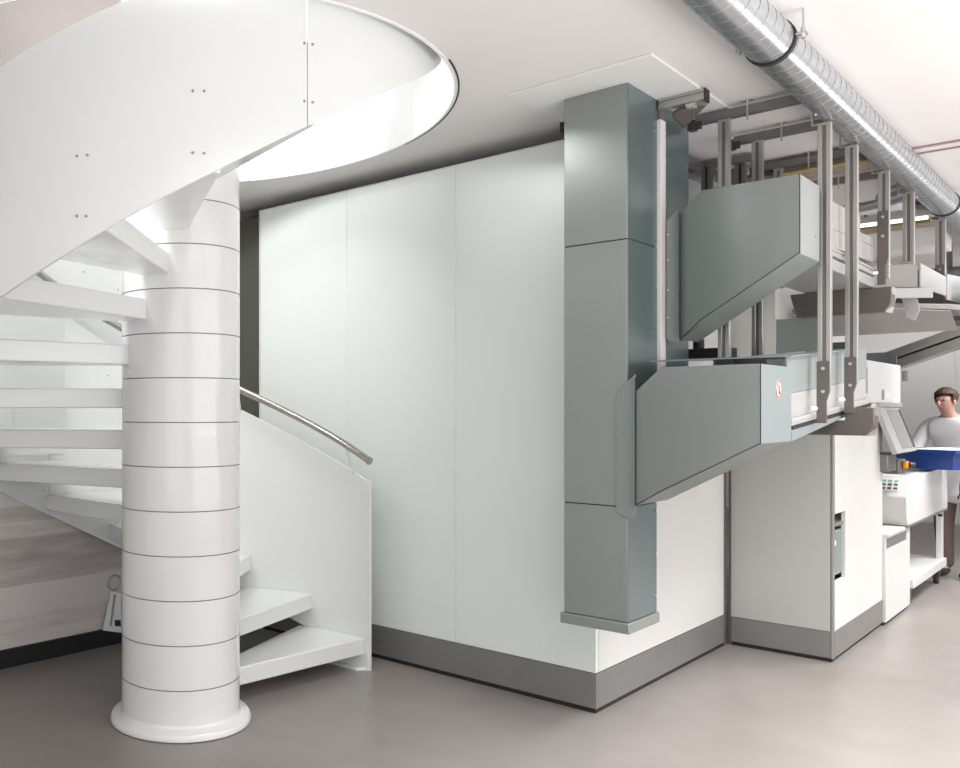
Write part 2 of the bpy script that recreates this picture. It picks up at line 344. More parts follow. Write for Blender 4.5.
t = tag(box('ceiling_plate', (-1.895, -1.31, 3.47, 4.5, CZ-.010, CZ-.0005), M['plate'], None, .002), 'flat white board on the ceiling around the top of the duct', 'board')
# aluminium profile under the board
t = thing('support_profile', 'short aluminium profile with dark end cap beside the duct top', 'rail', (-1.38, 4.02, 2.70))
bm = new(); bx(bm, -1.478, -1.296, 3.985, 4.03, 2.694, 2.712); bx(bm, -1.478, -1.296, 3.985, 4.03, 2.726, 2.7375); bx(bm, -1.478, -1.296, 3.992, 4.023, 2.712, 2.726); obj('profile', bm, M['alu'], t, .001)
box('end_cap', (-1.296, -1.291, 3.98, 4.035, 2.685, 2.7378), M['black'], t)
box('clamp', (-1.37, -1.335, 3.995, 4.025, 2.672, 2.694), M['screw'], t, .003)
for x in (-1.362, -1.343): screw(t, (x, 3.997, 2.683), (0, -1, 0), .007, .012)
bm = new(); prism(bm, [(-1.44, 4.03, 2.66), (-1.33, 4.03, 2.69), (-1.31, 4.09, 2.70), (-1.42, 4.12, 2.62)], (0, 0, .03)); obj('rubber_boot', bm, M['taupe'], t, .01)
t = thing('wall_sensor', 'tiny dark bracket fitting just left of the duct under the ceiling', 'bracket', (-1.77, 3.76, 2.64))
box('bracket_plate', (-1.800, -1.787, 3.75, 3.79, 2.615, 2.665), M['black'], t)
box('bracket_body', (-1.787, -1.7505, 3.755, 3.785, 2.63, 2.655), M['alud'], t, .003)

# ------------------------------------------------------------------ angled outlet boxes ("arms")
def arm(label, Yf, Xe, Yd, zt, zt_f, zb_e, xl, zb_l, xm, yfl, fx0, fz, sticker):
    """front face from xm to Xe, transition from xl to xm, underside rising from (xl, zb_l) to (Xe, zb_e)"""
    o = thing('outlet_hood', label, 'duct', (xl, Yf+.15, zb_l))
    yb = Yf + Yd
    def zb(x): return zb_l + (zb_e-zb_l)*(x-xl)/(Xe-xl)
    bm = new()
    pts = [(xl, zb(xl)), (Xe, zb_e), (Xe, zt), (xm, zt), (xl, zt_f)]
    # body: main part in plane Yf, transition part folded back to yfl at xl
    def V(x, y, z): return bm.verts.new((x, y, z))
    f = [V(xl, yfl, zb(xl)), V(xm, Yf, zb(xm)), V(Xe, Yf, zb_e), V(Xe, Yf, zt), V(xm, Yf, zt), V(xl, yfl, zt_f)]
    g = [V(xl, yb, zb(xl)), V(xm, yb, zb(xm)), V(Xe, yb, zb_e), V(Xe, yb, zt), V(xm, yb, zt), V(xl, yb, zt_f)]
    bm.faces.new([f[0], f[1], f[4], f[5]]); bm.faces.new([f[1], f[2], f[3], f[4]])
    bm.faces.new([g[5], g[4], g[1], g[0]]); bm.faces.new([g[4], g[3], g[2], g[1]])
    for i, j, mi in ((0, 1, 0), (1, 2, 0), (2, 3, 1), (3, 4, 0), (4, 5, 0), (5, 0, 0)):
        q = bm.faces.new([f[j], f[i], g[i], g[j]]); q.material_index = mi
    obj('hood_body', bm, [M['arm'], M['armside'] if sticker else M['armside2']], o, .0025)
    # folded seam lines: a thin dark edge under the front face
    bm = new(); d = .003
    prism(bm, [(xl+.002, Yf-.0015 if xl > xm else yfl-.002, zb(xl)+.001), (xm, Yf-.002, zb(xm)+.001), (Xe, Yf-.002, zb_e+.001), (Xe, Yf-.002, zb_e+.005), (xm, Yf-.002, zb(xm)+.006), (xl+.002, yfl-.002, zb(xl)+.006)], (0, .0015, 0))
    bx(bm, Xe-.0015, Xe+.0012, Yf-.0015, Yf+.002, zb_e, zt)
    obj('edge_seam', bm, M['cable_d'], o)
    return o
la = arm('lower grey angled duct box with a round red pictogram sticker on its end', 3.62, -.990, .385, 1.567, 1.475, 1.276, -1.447, 1.012, -1.330, 3.672, 0, 0, True)
bm = new(); prism(bm, [(-1.528, 3.678, .975), (-1.465, 3.678, .955), (-1.450, 3.678, .975), (-1.450, 3.678, 1.545), (-1.470, 3.678, 1.528), (-1.528, 3.678, 1.468)], (0, .0065, 0)); fl = obj('mounting_flange', bm, M['arm'], la, .002)
box('flange_fold', (-1.4535, -1.4475, 3.662, 3.679, 1.012, 1.53), M['duct2'], la)
box('filler_neck', (-1.4825, -1.4475, 3.686, 3.995, 1.02, 1.47), M['arm'], la)
for z in (1.44, 1.30, 1.16, 1.03): screw(la, (-1.512, 3.678, z), (0, -1, 0), .004, .003, 'screwd')
# round sticker: red ring, slash and hand mark
st = thing('dummy', 'x', 'y'); bpy.data.objects.remove(st)
cx_, cy_, cz_ = -.9895, 3.835, 1.478
bm = new(); tube(bm, [(cx_, cy_, cz_), (cx_+.0012, cy_, cz_)], .034, 28, smooth=False); lab = obj('warning_sticker', bm, M['label'], la); lab['label'] = 'round white sticker with red ring and dark hand mark'
bm = new()
for k in range(28):
    a, b = 2*PI*k/28, 2*PI*(k+1)/28
    prism(bm, [(cx_+.0012, cy_+r*math.cos(x), cz_+r*math.sin(x)) for r, x in ((.033, a), (.033, b), (.027, b), (.027, a))], (.0006, 0, 0))
prism(bm, [(cx_+.0018, cy_-.022, cz_+.020), (cx_+.0018, cy_-.018, cz_+.024), (cx_+.0018, cy_+.022, cz_-.020), (cx_+.0018, cy_+.018, cz_-.024)], (.0005, 0, 0))
obj('red_ring', bm, M['red'], lab)
bm = new(); prism(bm, [(cx_+.0011, cy_+y, cz_+z) for y, z in ((-.006, -.020), (.010, -.020), (.014, -.004), (.006, .004), (.010, .016), (.003, .019), (-.003, .006), (-.010, .002), (-.004, -.008))], (.0006, 0, 0)); obj('hand_mark', bm, M['black'], lab)
ua = arm('upper grey angled duct box fixed to the duct just below the ceiling', 3.985, -.957, .285, 2.315, 2.246, 2.006, -1.414, 1.702, -1.305, 4.055, 0, 0, False)
bm = new(); prism(bm, [(-1.466, 4.045, 1.708), (-1.455, 4.045, 1.698), (-1.416, 4.045, 1.690), (-1.416, 4.045, 2.262), (-1.440, 4.045, 2.246), (-1.466, 4.045, 2.215)], (0, .007, 0)); obj('mounting_flange', bm, M['arm'], ua, .002)
box('flange_fold', (-1.4165, -1.411, 4.03, 4.046, 1.71, 2.25), M['duct2'], ua)
box('filler_neck', (-1.4825, -1.4145, 4.053, 4.25, 1.712, 2.225), M['duct2'], ua)
for z in (1.80, 1.92, 2.05, 2.16): screw(ua, (-1.458, 4.045, z), (0, -1, 0), .004, .004)
screw(ua, (-.957, 4.20, 2.10), (1, 0, 0), .005, .003)

# ------------------------------------------------------------------ lower conveyor channel (rises gently towards the back)
def sl(y, a=.072, y0=4.0): return (y-y0)*a
def slab(bm, x0, x1, y0, y1, z0, z1, a=.072, yr=4.0, mi=0):
    d = (y1-y0)*a; s = (y0-yr)*a
    prism(bm, [(x0, y0, z0+s), (x1, y0, z0+s), (x1, y0, z1+s), (x0, y0, z1+s)], (0, y1-y0, d), mi)
lc = thing('lower_conveyor', 'lower white conveyor channel running back from the lower angled box', 'conveyor', (-1.15, 4.6, 1.27))
for y0, y1 in ((4.01, 4.42), (4.425, 4.84), (4.845, 5.36)):
    for xa in (-1.012, -1.27):
        bm = new(); slab(bm, xa, xa+.006, y0, y1, 1.462, 1.607); obj('upper_side_plate', bm, M['platelt'], lc)
        bm = new(); slab(bm, xa-.003, xa+.005, y0, y1, 1.352, 1.460); obj('side_panel', bm, M['tray'], lc, .002)
bm = new(); slab(bm, -1.27, -.990, 4.01, 5.36, 1.335, 1.350); slab(bm, -.998, -.988, 4.01, 5.36, 1.345, 1.362); obj('belt_ledge', bm, M['tray'], lc, .002)
bm = new(); slab(bm, -1.27, -.986, 4.01, 5.36, 1.322, 1.334); obj('shadow_slot', bm, M['black'], lc)
bm = new(); prism(bm, [(-1.27, 4.008, 1.276), (-1.27, 4.008, 1.321), (-1.27, 5.36, 1.418), (-1.27, 5.36, 1.408), (-1.27, 5.1, 1.395)], (.282, 0, 0)); obj('bottom_beam', bm, M['armside'], lc, .002)
bm = new(); slab(bm, -1.42, -1.10, 3.75, 5.2, 1.606, 1.612, .045); obj('cover_plate', bm, M['duct2'], lc)
bm = new(); slab(bm, -1.10, -.99, 4.00, 5.2, 1.607, 1.612); obj('cover_lip', bm, M['armside'], lc)
box('dark_gasket', (-1.13, -1.02, 3.80, 3.99, 1.568, 1.592), M['black'], lc)
# upper conveyor with stacked side boxes
uc = thing('upper_conveyor', 'upper white conveyor with stepped side boxes behind the upper angled box', 'conveyor', (-1.1, 4.9, 2.03))
A2 = -.006
bm = new(); prism(bm, [(-1.29, 4.30, 2.018), (-1.29, 4.30, 2.070), (-1.29, 5.46, 2.066), (-1.29, 5.46, 2.013)], (.298, 0, 0)); obj('bottom_beam', bm, M['tray'], uc, .004)
bm = new(); slab(bm, -1.29, -.985, 4.30, 5.46, 2.078, 2.100, A2, 4.3); slab(bm, -.994, -.98, 4.3, 5.46, 2.100, 2.112, A2, 4.3); obj('side_rail', bm, M['tray'], uc, .003)
bm = new(); slab(bm, -1.29, -.988, 4.30, 5.46, 2.100, 2.106, A2, 4.3); obj('shadow_slot', bm, M['black'], uc)
for y0, y1, z1 in ((4.30, 4.62, 2.33), (4.625, 5.20, 2.315), (5.205, 5.46, 2.235)):
    bm = new(); slab(bm, -1.28, -1.0, y0, y1, 2.192, z1, .03, 4.3); obj('upper_box', bm, M['tray'], uc, .003)
    bm = new(); slab(bm, -1.28, -.996, y0, y1, 2.108, 2.189, .03, 4.3); obj('lower_box', bm, M['tray'], uc, .003)
bm = new(); slab(bm, -1.29, -1.0, 4.262, 4.30, 2.02, 2.30, 0, 4.3); obj('joint_collar', bm, M['tray'], uc, .003)
screw(uc, (-.98, 5.43, 2.15), (1, 0, -.1), .014, .03, 'label', 'knob')

# ------------------------------------------------------------------ hanger frames
def dpost(bm, x, y, z0, z1, w=.046, d=.03):
    # aluminium profile with a deep slot on each broad side, web coloured darker as slot shade
    bx(bm, x-w/2, x-w*.14, y-d/2, y+d/2, z0, z1); bx(bm, x+w*.14, x+w/2, y-d/2, y+d/2, z0, z1); bx(bm, x-w*.15, x+w*.15, y-d*.2, y+d*.2, z0, z1, 1)
def hanger(label, y, posts, rail, lowers, crossbar=None, w=.046, raise_end=0):
    o = thing('hanger_frame', label, 'frame', (sum(p[0] for p in posts)/len(posts), y, 2.7), 'aluminium hanger frames under the ceiling')
    if rail:
        bm = new(); x0, x1 = rail; bx(bm, x0, x1, y-.02, y+.02, 2.690, 2.700); bx(bm, x0, x1, y-.02, y-.012, 2.70, 2.728); bx(bm, x0, x1, y+.012, y+.02, 2.70, 2.728); bx(bm, x0, x1, y-.012, y+.012, 2.715, 2.728)
        ra = obj('ceiling_rail', bm, M['alud'], o, .001)
        bm = new(); bx(bm, x0-.02, x0+.03, y-.03, y-.0205, 2.665, 2.70); bx(bm, x0-.03, x0-.001, y-.025, y+.02, 2.67, 2.715); tube(bm, [(x0+.02, y-.04, 2.675), (x0+.02, y-.03, 2.675)], .008, 8); obj('end_clamp', bm, M['cable_d'], ra)
        for k in range(1):
            xx = x0 + (x1-x0)*.47
            bm = new(); tube(bm, [(xx, y-.024, 2.66), (xx, y-.024, CZ-.002)], .004, 8); bx(bm, xx-.02, xx+.02, y-.034, y-.014, CZ-.005, CZ-.0005); obj('threaded_rod', bm, M['screw'], ra)
    for (x, z0, z1, bz) in posts:
        bm = new(); dpost(bm, x, y, z0, z1, w); obj('post', bm, [M['alu'], M['alud']], o, .0015)
        if rail:
            bm = new(); bx(bm, x-.014, x+.014, y-.012, y+.012, z1-.01, z1); 
            if z1 < 2.66: bx(bm, -.998, x-.005, y-.008, y+.008, z1-.004, z1); bx(bm, -.998, -.994, y-.008, y+.008, z1, 2.69)
            obj('post_head', bm, M['screw'], o)
    for (x, z0, z1) in lowers:
        # taupe bracket plate with chamfered foot and two bolts
        bm = new(); prism(bm, [(x-.023, y-.030, z1), (x+.023, y-.030, z1), (x+.023, y-.030, z0+.13), (x+.012, y-.030, z0+.09), (x+.012, y-.030, z0), (x-.023, y-.030, z0)], (0, .012, 0)); 
        br = obj('bracket', bm, M['taupe'], o, .002)
        for zz in (z1-.03, z1-.125): screw(br, (x, y-.030, zz), (0, -1, 0), .007, .005, 'screw', 'bolt')
        screw(br, (x-.022, y-.034, z0+.06), (-.8, -.6, 0), .009, .022, 'label', 'clamp_knob')
    if crossbar:
        x0, x1, z0, z1 = crossbar
        zr = z1 + raise_end; bm = new(); prism(bm, [(x0, y-.02, z1), (x0+.03, y-.02, z0), (x1-.03, y-.02, z0), (x1, y-.02, z0+.04), (x1, y-.02, zr), (-.974 if raise_end else x1-.01, y-.02, zr), (-.974 if raise_end else x1-.02, y-.02, z1)], (0, .09, 0)); cb = obj('crossbar', bm, M['taupe'], o, .004)
        bm = new(); prism(bm, [(x1+.0005, y-.02, zr), (x1+.0005, y+.07, zr), (x1+.0005, y+.085, zr-.03), (x1-.015, y+.07, z0-.0), (x1-.028, y-.0, z0)], (.004, 0, 0)); obj('end_cap', bm, M['tray'] if y > 5 else M['alu'], cb)
    return o
hanger('nearest aluminium hanger frame straddling both conveyors below the ceiling rail', 4.33, [(-1.325, 1.630, 2.69, 0), (-.952, 1.50, 2.585, 0)], (-1.440, -.990), [(-.952, 1.345, 1.60)])
hanger('second aluminium hanger frame from the grey vertical duct with a taupe crossbar at its foot', 4.79, [(-1.322, 1.652, 2.69, 0), (-.952, 1.52, 2.585, 0)], (-1.420, -.990), [(-.952, 1.385, 1.635)], (-1.25, -.868, 1.285, 1.352), raise_end=.058)
hanger('third hanger frame with a dark taupe crossbar under the upper conveyor', 5.43, [(-.948, 2.05, 2.585, 0), (-1.40, 2.05, 2.69, 0)], (-1.5, -.990), [(-.948, 2.02, 2.385)], (-1.345, -.915, 1.885, 2.008), w=.046)
hanger('fourth hanger frame holding the far conveyor with a pale plate', 6.05, [(-.948, 2.15, 2.585, 0)], (-1.5, -.990), [], None, w=.05)
hanger('farthest hanger frame holding the far conveyor at the picture edge', 7.05, [(-.948, 2.1, 2.585, 0), (-1.45, 2.0, 2.69, 0)], (-1.6, -.990), [(-.948, 1.98, 2.30)], None, w=.05)
# dark frame deep behind the duct
t = thing('dark_support_frame', 'dark steel support frame half hidden behind the vertical duct top', 'frame', (-1.62, 5.2, 2.0))
for x, y in ((-1.66, 5.15), (-1.60, 5.30), (-1.52, 5.22)):
    bm = new(); dpost(bm, x, y, 2.0, 2.70, .05); obj('post', bm, [M['alud'], M['cable_d']], t)
box('top_bar', (-1.76, -1.45, 5.17, 5.21, 2.70, 2.735), M['alud'], t)
box('side_bar', (-1.72, -1.68, 4.5, 5.6, 2.69, 2.73), M['alud'], t)

# black valve block standing on the lower box
t = thing('black_valve_block', 'black valve block with two short tubes on top of the lower conveyor', 'valve', (-1.44, 4.55, 1.63))
bm = new(); bx(bm, -1.555, -1.36, 4.52, 4.62, 1.642, 1.69); obj('block', bm, M['black'], t, .004)
bm = new(); tube(bm, [(-1.51, 4.57, 1.69), (-1.51, 4.57, 1.735)], .024, 14); obj('collar', bm, M['black'], t)
for dx in (-.012, .014):
    bm = new(); tube(bm, [(-1.51+dx, 4.57, 1.735), (-1.51+dx, 4.57, 1.95)], .008, 10); obj('tube', bm, M['alud'], t)

# ------------------------------------------------------------------ round spiral duct
DXr, DZr, DR = -.918, 2.6615, .0735
sd = thing('spiral_round_duct', 'shiny galvanised round spiral duct running along under the ceiling', 'duct', (DXr, 5, DZr))
bm = new()
seg = 48; rows = []
# helical lock seam modelled as a raised ridge
bm2 = new(); tube(bm2, [(DXr, -.6, DZr), (DXr, 13.5, DZr)], DR, 64); obj('duct_tube', bm2, M['galv'], sd)
pitch = .083; pts = []
n = int((13.0+.4)/pitch*20)
for i in range(n):
    a = 2*PI*i/20; y = -.4 + pitch*i/20
    pts.append((DXr + (DR+.0003)*math.cos(a), y, DZr + (DR+.0003)*math.sin(a)))
tube(bm, pts, .0017, 5); obj('lock_seam', bm, M['seam'], sd)
for y in (.8, 3.46, 6.95, 10.4):
    bm = new()
    for k in range(40):
        a, b = 2*PI*k/40, 2*PI*(k+1)/40
        prism(bm, [(DXr+r*math.cos(x), y-.011, DZr+r*math.sin(x)) for r, x in ((DR+.001, a), (DR+.001, b), (DR+.005, b), (DR+.005, a))], (0, .022, 0))
    cl = obj('clamp_ring', bm, M['black'], sd)
    bm = new(); bx(bm, DXr+DR+.004, DXr+DR+.035, y-.012, y+.012, DZr-.003, DZr+.004); bx(bm, DXr+DR+.02, DXr+DR+.026, y-.004, y+.004, DZr, CZ-.001); tube(bm, [(DXr+DR+.023, y, DZr-.015), (DXr+DR+.023, y, DZr+.02)], .007, 8); obj('clamp_lug', bm, M['screw'], cl)
    bm = new(); bx(bm, DXr-DR-.03, DXr-DR-.004, y-.012, y+.012, DZr-.003, DZr+.004); tube(bm, [(DXr-DR-.02, y, DZr-.015), (DXr-DR-.02, y, DZr+.02)], .006, 8); obj('clamp_lug', bm, M['screw'], cl)
for y, a in ((3.85, 200), (3.3, 185), (4.25, 230)):
    a = math.radians(a); p = Vector((DXr+DR*math.cos(a), y, DZr+DR*math.sin(a))); screw(sd, p, (math.cos(a), 0, math.sin(a)), .004, .004)
# branch piece
bm = new(); tube(bm, [(DXr-.03, 6.25, DZr-.02), (DXr-.20, 6.35, DZr-.03), (DXr-.45, 6.45, DZr-.03)], .055, 24); obj('branch', bm, M['galv'], sd)

# ------------------------------------------------------------------ ceiling services far away
def traything(label, y, z, x0, x1, w=.16):
    t = thing('cable_tray', label, 'cable tray', ((x0+x1)/2, y, z))
    bm = new(); bx(bm, x0, x1, y-w/2, y+w/2, z, z+.004); bx(bm, x0, x1, y-w/2, y-w/2+.004, z, z+.035); bx(bm, x0, x1, y+w/2-.004, y+w/2, z, z+.035); obj('tray', bm, M['copper'], t)
    for i in range(5):
        yy = y-w/2+.02+i*w/5.5; bm = new(); tube(bm, [(x0+(x1-x0)*k/24, yy+.006*math.sin(k*1.3+i), z+.014+.004*math.sin(k*.9+2*i)) for k in range(25)], .009, 8)
        obj('cable', bm, M['cable_y'] if i % 2 == 0 else M['cable_d'], t)
    bm = new(); tube(bm, [(x0+(x1-x0)*k/12, y-w/2-.012, z+.004+.003*math.sin(k*2.1)) for k in range(13)], .010, 8); obj('cable', bm, M['cable_y'], t)
    for x in (x0+.2, x0+.5): bm = new(); bx(bm, x-.01, x+.01, y-.01, y+.01, z+.03, CZ-.001); obj('tray_hanger', bm, M['alud'], t)
traything('brown cable tray with yellow cables behind the nearest hanger frames', 5.55, 2.660, -1.60, -1.0)
traything('farther cable tray with yellow cables seen under the round duct', 7.45, 2.625, -1.9, -1.0)
bm = new(); tube(bm, [(-1.0, 5.72, 2.7415), (1.2, 5.72, 2.7415)], .006, 12); tube(bm, [(-1.0, 5.86, 2.7425), (1.2, 5.86, 2.7425)], .005, 12)
tag(obj('pipe', bm, M['copper']), 'thin brown pipes crossing the ceiling right of the round duct', 'pipe')
cd_ = thing('round_cross_duct', 'blue grey round duct crossing the far ceiling area', 'duct', (-1.4, 9.3, 2.48))
bm = new(); tube(bm, [(-2.6, 9.3, 2.48), (-.3, 9.3, 2.48)], .085, 32); obj('duct_tube', bm, M['bluepipe'], cd_)
for x in (-2.2, -1.2): box('strap', (x-.012, x+.012, 9.2, 9.4, 2.392, CZ-.001), M['alud'], cd_)
t = thing('strip_luminaire', 'long white strip light under the far ceiling', 'ceiling light', (-1.3, 6.95, 2.6))
box('light_housing', (-1.9, -.98, 6.93, 7.0, 2.60, 2.64), M['tray'], t, .003); box('light_diffuser', (-1.88, -1.0, 6.935, 6.995, 2.585, 2.60), M['lightcov'], t)
bm = new(); 
for i in range(5): tube(bm, [(-1.7, 5.20+.02*i, 2.40+.03*i), (-1.5, 5.25, 2.47+.012*i), (-1.35, 5.27, 2.42+.03*i), (-1.22, 5.33, 2.46)], .006, 8)
tag(obj('cable_bundle', bm, M['cable_d']), 'loose dark cables behind the top of the upper angled box', 'cables')
t = thing('dark_ceiling_unit', 'dark ventilation unit under the ceiling near the far right edge', 'unit', (-1.6, 11.3, 2.2))
box('unit_housing', (-2.9, -.2, 11.0, 11.8, 2.26, 2.50), M['taupe'], t, .01); box('unit_strap', (-2.2, -2.15, 10.99, 11.81, 2.50, CZ-.001), M['alud'], t)
tag(box('duct_elbow', (-1.72, -1.5, 5.4, 5.65, 2.42, 2.56), M['bluepipe'], None, .05), 'blue grey rounded duct piece half hidden behind the dark support frame', 'duct')
bm = new(); bx(bm, -4.2, -1.05, 12.6, 12.9, 2.42, CZ-.001); tag(obj('services_bulkhead', bm, M['alud'], None, .01), 'dark horizontal bulkhead under the ceiling before the far wall', 'bulkhead')

# ------------------------------------------------------------------ far conveyor pieces (right edge)
fc = thing('far_conveyor', 'far white conveyor bend with grey open box at the right edge', 'conveyor', (-.95, 6.2, 1.9))
bm = new(); prism(bm, [(-1.30, 5.72, 1.965), (-.80, 6.25, 1.95), (-.66, 6.95, 1.97), (-1.48, 6.95, 1.97), (-1.48, 6.0, 1.96)], (0, 0, .03)); obj('lower_deck', bm, M['pan'], fc, .004)
bm = new(); prism(bm, [(-1.12, 5.80, 2.00), (-.845, 6.03, 2.00), (-.845, 6.03, 2.055), (-1.12, 5.80, 2.055)], (.0, .02, 0)); obj('front_rail', bm, M['tray'], fc, .003)
bm = new(); prism(bm, [(-1.10, 5.86, 2.06), (-.905, 6.02, 2.06), (-.905, 6.02, 2.19), (-1.10, 5.86, 2.18)], (-.01, .012, 0)); obj('box_front', bm, M['pan'], fc, .002)
bm = new(); prism(bm, [(-.900, 6.02, 2.06), (-.870, 6.6, 2.06), (-.870, 6.6, 2.17), (-.900, 6.02, 2.19)], (.008, 0, 0)); obj('box_side', bm, M['tray'], fc, .002)
bm = new(); prism(bm, [(-.868, 6.62, 2.04), (-.80, 7.6, 2.05), (-.80, 7.6, 2.23), (-.868, 6.62, 2.19)], (.008, 0, 0)); obj('box_side', bm, M['tray'], fc, .002)
bm = new(); prism(bm, [(-.982, 6.015, 2.05), (-.982, 6.015, 2.205), (-.918, 6.015, 2.205), (-.918, 6.015, 2.05), (-.895, 6.015, 1.94), (-.918, 6.015, 1.88), (-.955, 6.015, 1.90)], (0, .012, 0)); obj('support_plate', bm, M['tray'], fc, .002)
bm = new(); prism(bm, [(-.80, 6.7, 1.93), (-.70, 7.6, 1.95), (-.70, 7.6, 2.30), (-.80, 6.7, 2.12)], (.02, 0, 0)); obj('outer_cheek', bm, M['armside'], fc, .002)
# underside pan
bm = new(); prism(bm, [(-1.49, 6.05, 1.945), (-1.0, 5.9, 1.945), (-.80, 6.26, 1.94), (-.85, 6.9, 1.88), (-1.49, 6.9, 1.88)], (0, 0, .005)); obj('under_pan', bm, M['pan'], fc)
# slanted chute coming down from the bend
ch = thing('slanted_chute', 'slanted twin grey chute rail descending left behind the white cabinet hood', 'chute', (-.9, 8.3, 1.8))
for off, m in ((0, 'alu'), (.085, 'alu')):
    bm = new(); prism(bm, [(-2.05, 8.5-off*0, 1.62-off), (-.55, 8.2, 2.18-off), (-.55, 8.2, 2.11-off), (-2.05, 8.5, 1.55-off)], (.0, .18, 0)); obj('chute_rail', bm, M[m], ch, .004)
bm = new(); prism(bm, [(-2.05, 8.53, 1.56), (-.55, 8.23, 2.12), (-.55, 8.23, 2.08), (-2.05, 8.53, 1.52)], (.0, .14, 0)); obj('chute_slot', bm, M['black'], ch)

# ------------------------------------------------------------------ white cabinet with tall smoked upper part
cab = thing('white_machine_cabinet', 'white machine cabinet with a dark grey plinth right of the enclosure', 'cabinet', (-1.5, 6.4, 0))
CX0, CX1, CY0, CY1 = -1.762, -1.242, 5.828, 7.07
CT = 1.44
box('front_panel', (CX0+.012, CX1-.014, CY0, CY0+.02, .17, 1.44), M['cab_w'], cab, .001)
box('upper_front_panel', (CX0+.012, -1.52, CY0, CY0+.02, 1.444, 2.28), M['panel_w'], cab, .001)
box('left_edge', (CX0, CX0+.010, CY0+.002, CY0+.02, .0, 2.28), M['alud'], cab)
box('corner_gap', (CX1-.014, CX1-.010, CY0+.003, CY0+.02, .02, CT), M['black'], cab)
box('corner_profile', (CX1-.010, CX1, CY0-.001, CY0+.03, .02, CT), M['alu'], cab, .001)
# side skin around the handle recess
bm = new(); bx(bm, CX1-.02, CX1-.001, CY0+.031, 5.86, .17, CT); bx(bm, CX1-.02, CX1-.001, 5.86, 6.10, .82, CT); bx(bm, CX1-.02, CX1-.001, 5.86, 6.10, .17, .44); bx(bm, CX1-.02, CX1-.001, 6.10, CY1, .17, CT); obj('side_panel', bm, M['panel_w'], cab)
rc = box('recess_back', (CX1-.10, CX1-.095, 5.86, 6.10, .44, .82), M['alu'], cab)
box('recess_box', (CX1-.09, CX1-.012, 5.868, 6.08, .47, .72), M['armside'], rc, .004); box('recess_shelf', (CX1-.09, CX1-.006, 5.864, 6.085, .745, .765), M['alu'], rc, .002); box('recess_latch', (CX1-.012, CX1-.002, 5.87, 5.90, .64, .67), M['label'], rc, .004)
box('carcass', (CX0+.02, CX1-.11, CY0+.022, CY1, .02, 1.43), M['panel_w'], cab)
bm = new(); bx(bm, CX0+.012, CX1-.003, CY0+.002, CY0+.02, .022, .168); bx(bm, CX1-.02, CX1+.0, CY0+.02, CY1, .022, .168); obj('plinth', bm, M['plinth'], cab, .001)
box('shadow_gap', (CX0+.02, CX1-.01, CY0+.008, CY1, 0, .022), M['black'], cab)
box('upper_body', (CX0+.0, -1.52, CY0+.022, 7.6, 1.45, 2.28), M['panel_w'], cab, .002)
box('glass_front', (-1.518, CX1-.01, CY0+.010, CY0+.02, 1.45, 1.92), M['glassg'], cab)
box('glass_side', (-1.50, CX1-.02, 6.42, 6.43, 1.71, 1.81), M['glassd'], cab)
box('smoked_back', (-1.51, CX1-.02, 7.62, 7.64, 1.45, 1.80), M['glassd'], cab)
hood = thing('white_terminal_hood', 'bright white hood with a small sticker above the tilted screen', 'hood', (-1.3, 7.0, 1.43))
box('hood_body', (-1.50, -1.238, 6.40, 7.61, 1.445, 1.706), M['hoodw'], hood, .003)
box('hood_lip', (-1.25, -1.225, 6.9, 7.60, 1.420, 1.4445), M['tray'], hood, .003)
box('hood_sticker', (-1.238, -1.2365, 7.02, 7.09, 1.465, 1.53), M['armside'], hood); box('status_label', (-1.238, -1.2365, 7.12, 7.3, 1.47, 1.52), M['label'], hood)
box('vent_panel', (-1.238, -1.236, 6.41, 6.62, 1.50, 1.66), M['alu'], hood)
box('dark_fitting', (-1.235, -1.205, 7.64, 7.68, 1.60, 1.67), M['alud'], hood, .004)
# low unit beside it
low = thing('low_white_cabinet', 'low white cabinet with a grey grip slot between tall cabinet and sorting table', 'cabinet', (-1.5, 7.4, 0))
box('cabinet_body', (-1.75, -1.225, 7.074, 7.86, .022, .575), M['tablew'], low, .003)
box('grip_slot', (-1.2249, -1.2235, 7.08, 7.72, .50, .56), M['alu'], low)
box('cabinet_top', (-1.75, -1.21, 7.074, 7.60, .577, .597), M['tablew'], low, .003)
box('shadow_gap', (-1.73, -1.24, 7.08, 7.84, 0, .022), M['black'], low)
# tilted touch screen
sc = thing('tilted_screen', 'tilted grey touch screen in a white frame below the white hood', 'screen', (-1.2, 7.4, 1.1))
a0, a1 = Vector((-1.236, 6.93, 1.416)), Vector((-1.236, 7.56, 1.416)); b0, b1 = Vector((-1.14, 6.93, 1.125)), Vector((-1.14, 7.56, 1.125))
nrm = (a1-a0).cross(b0-a0).normalized(); 
if nrm.x < 0: nrm = -nrm
bm = new(); prism(bm, [a0, a1, b1, b0], -nrm*.03); obj('screen_frame', bm, M['tray'], sc, .004)
def sp_(u, v): return a0 + (a1-a0)*u + (b0-a0)*v + nrm*.0008
bm = new(); prism(bm, [sp_(.30, .05), sp_(.88, .05), sp_(.88, .92), sp_(.30, .92)], nrm*.001); obj('display', bm, M['screen'], sc)
bm = new(); prism(bm, [sp_(.88, .05), sp_(.96, .05), sp_(.96, .92), sp_(.88, .92)], nrm*.0016); obj('dark_edge', bm, M['black'], sc)
box('screen_mount', (-1.30, -1.20, 7.0, 7.25, 1.00, 1.12), M['alud'], sc, .01)
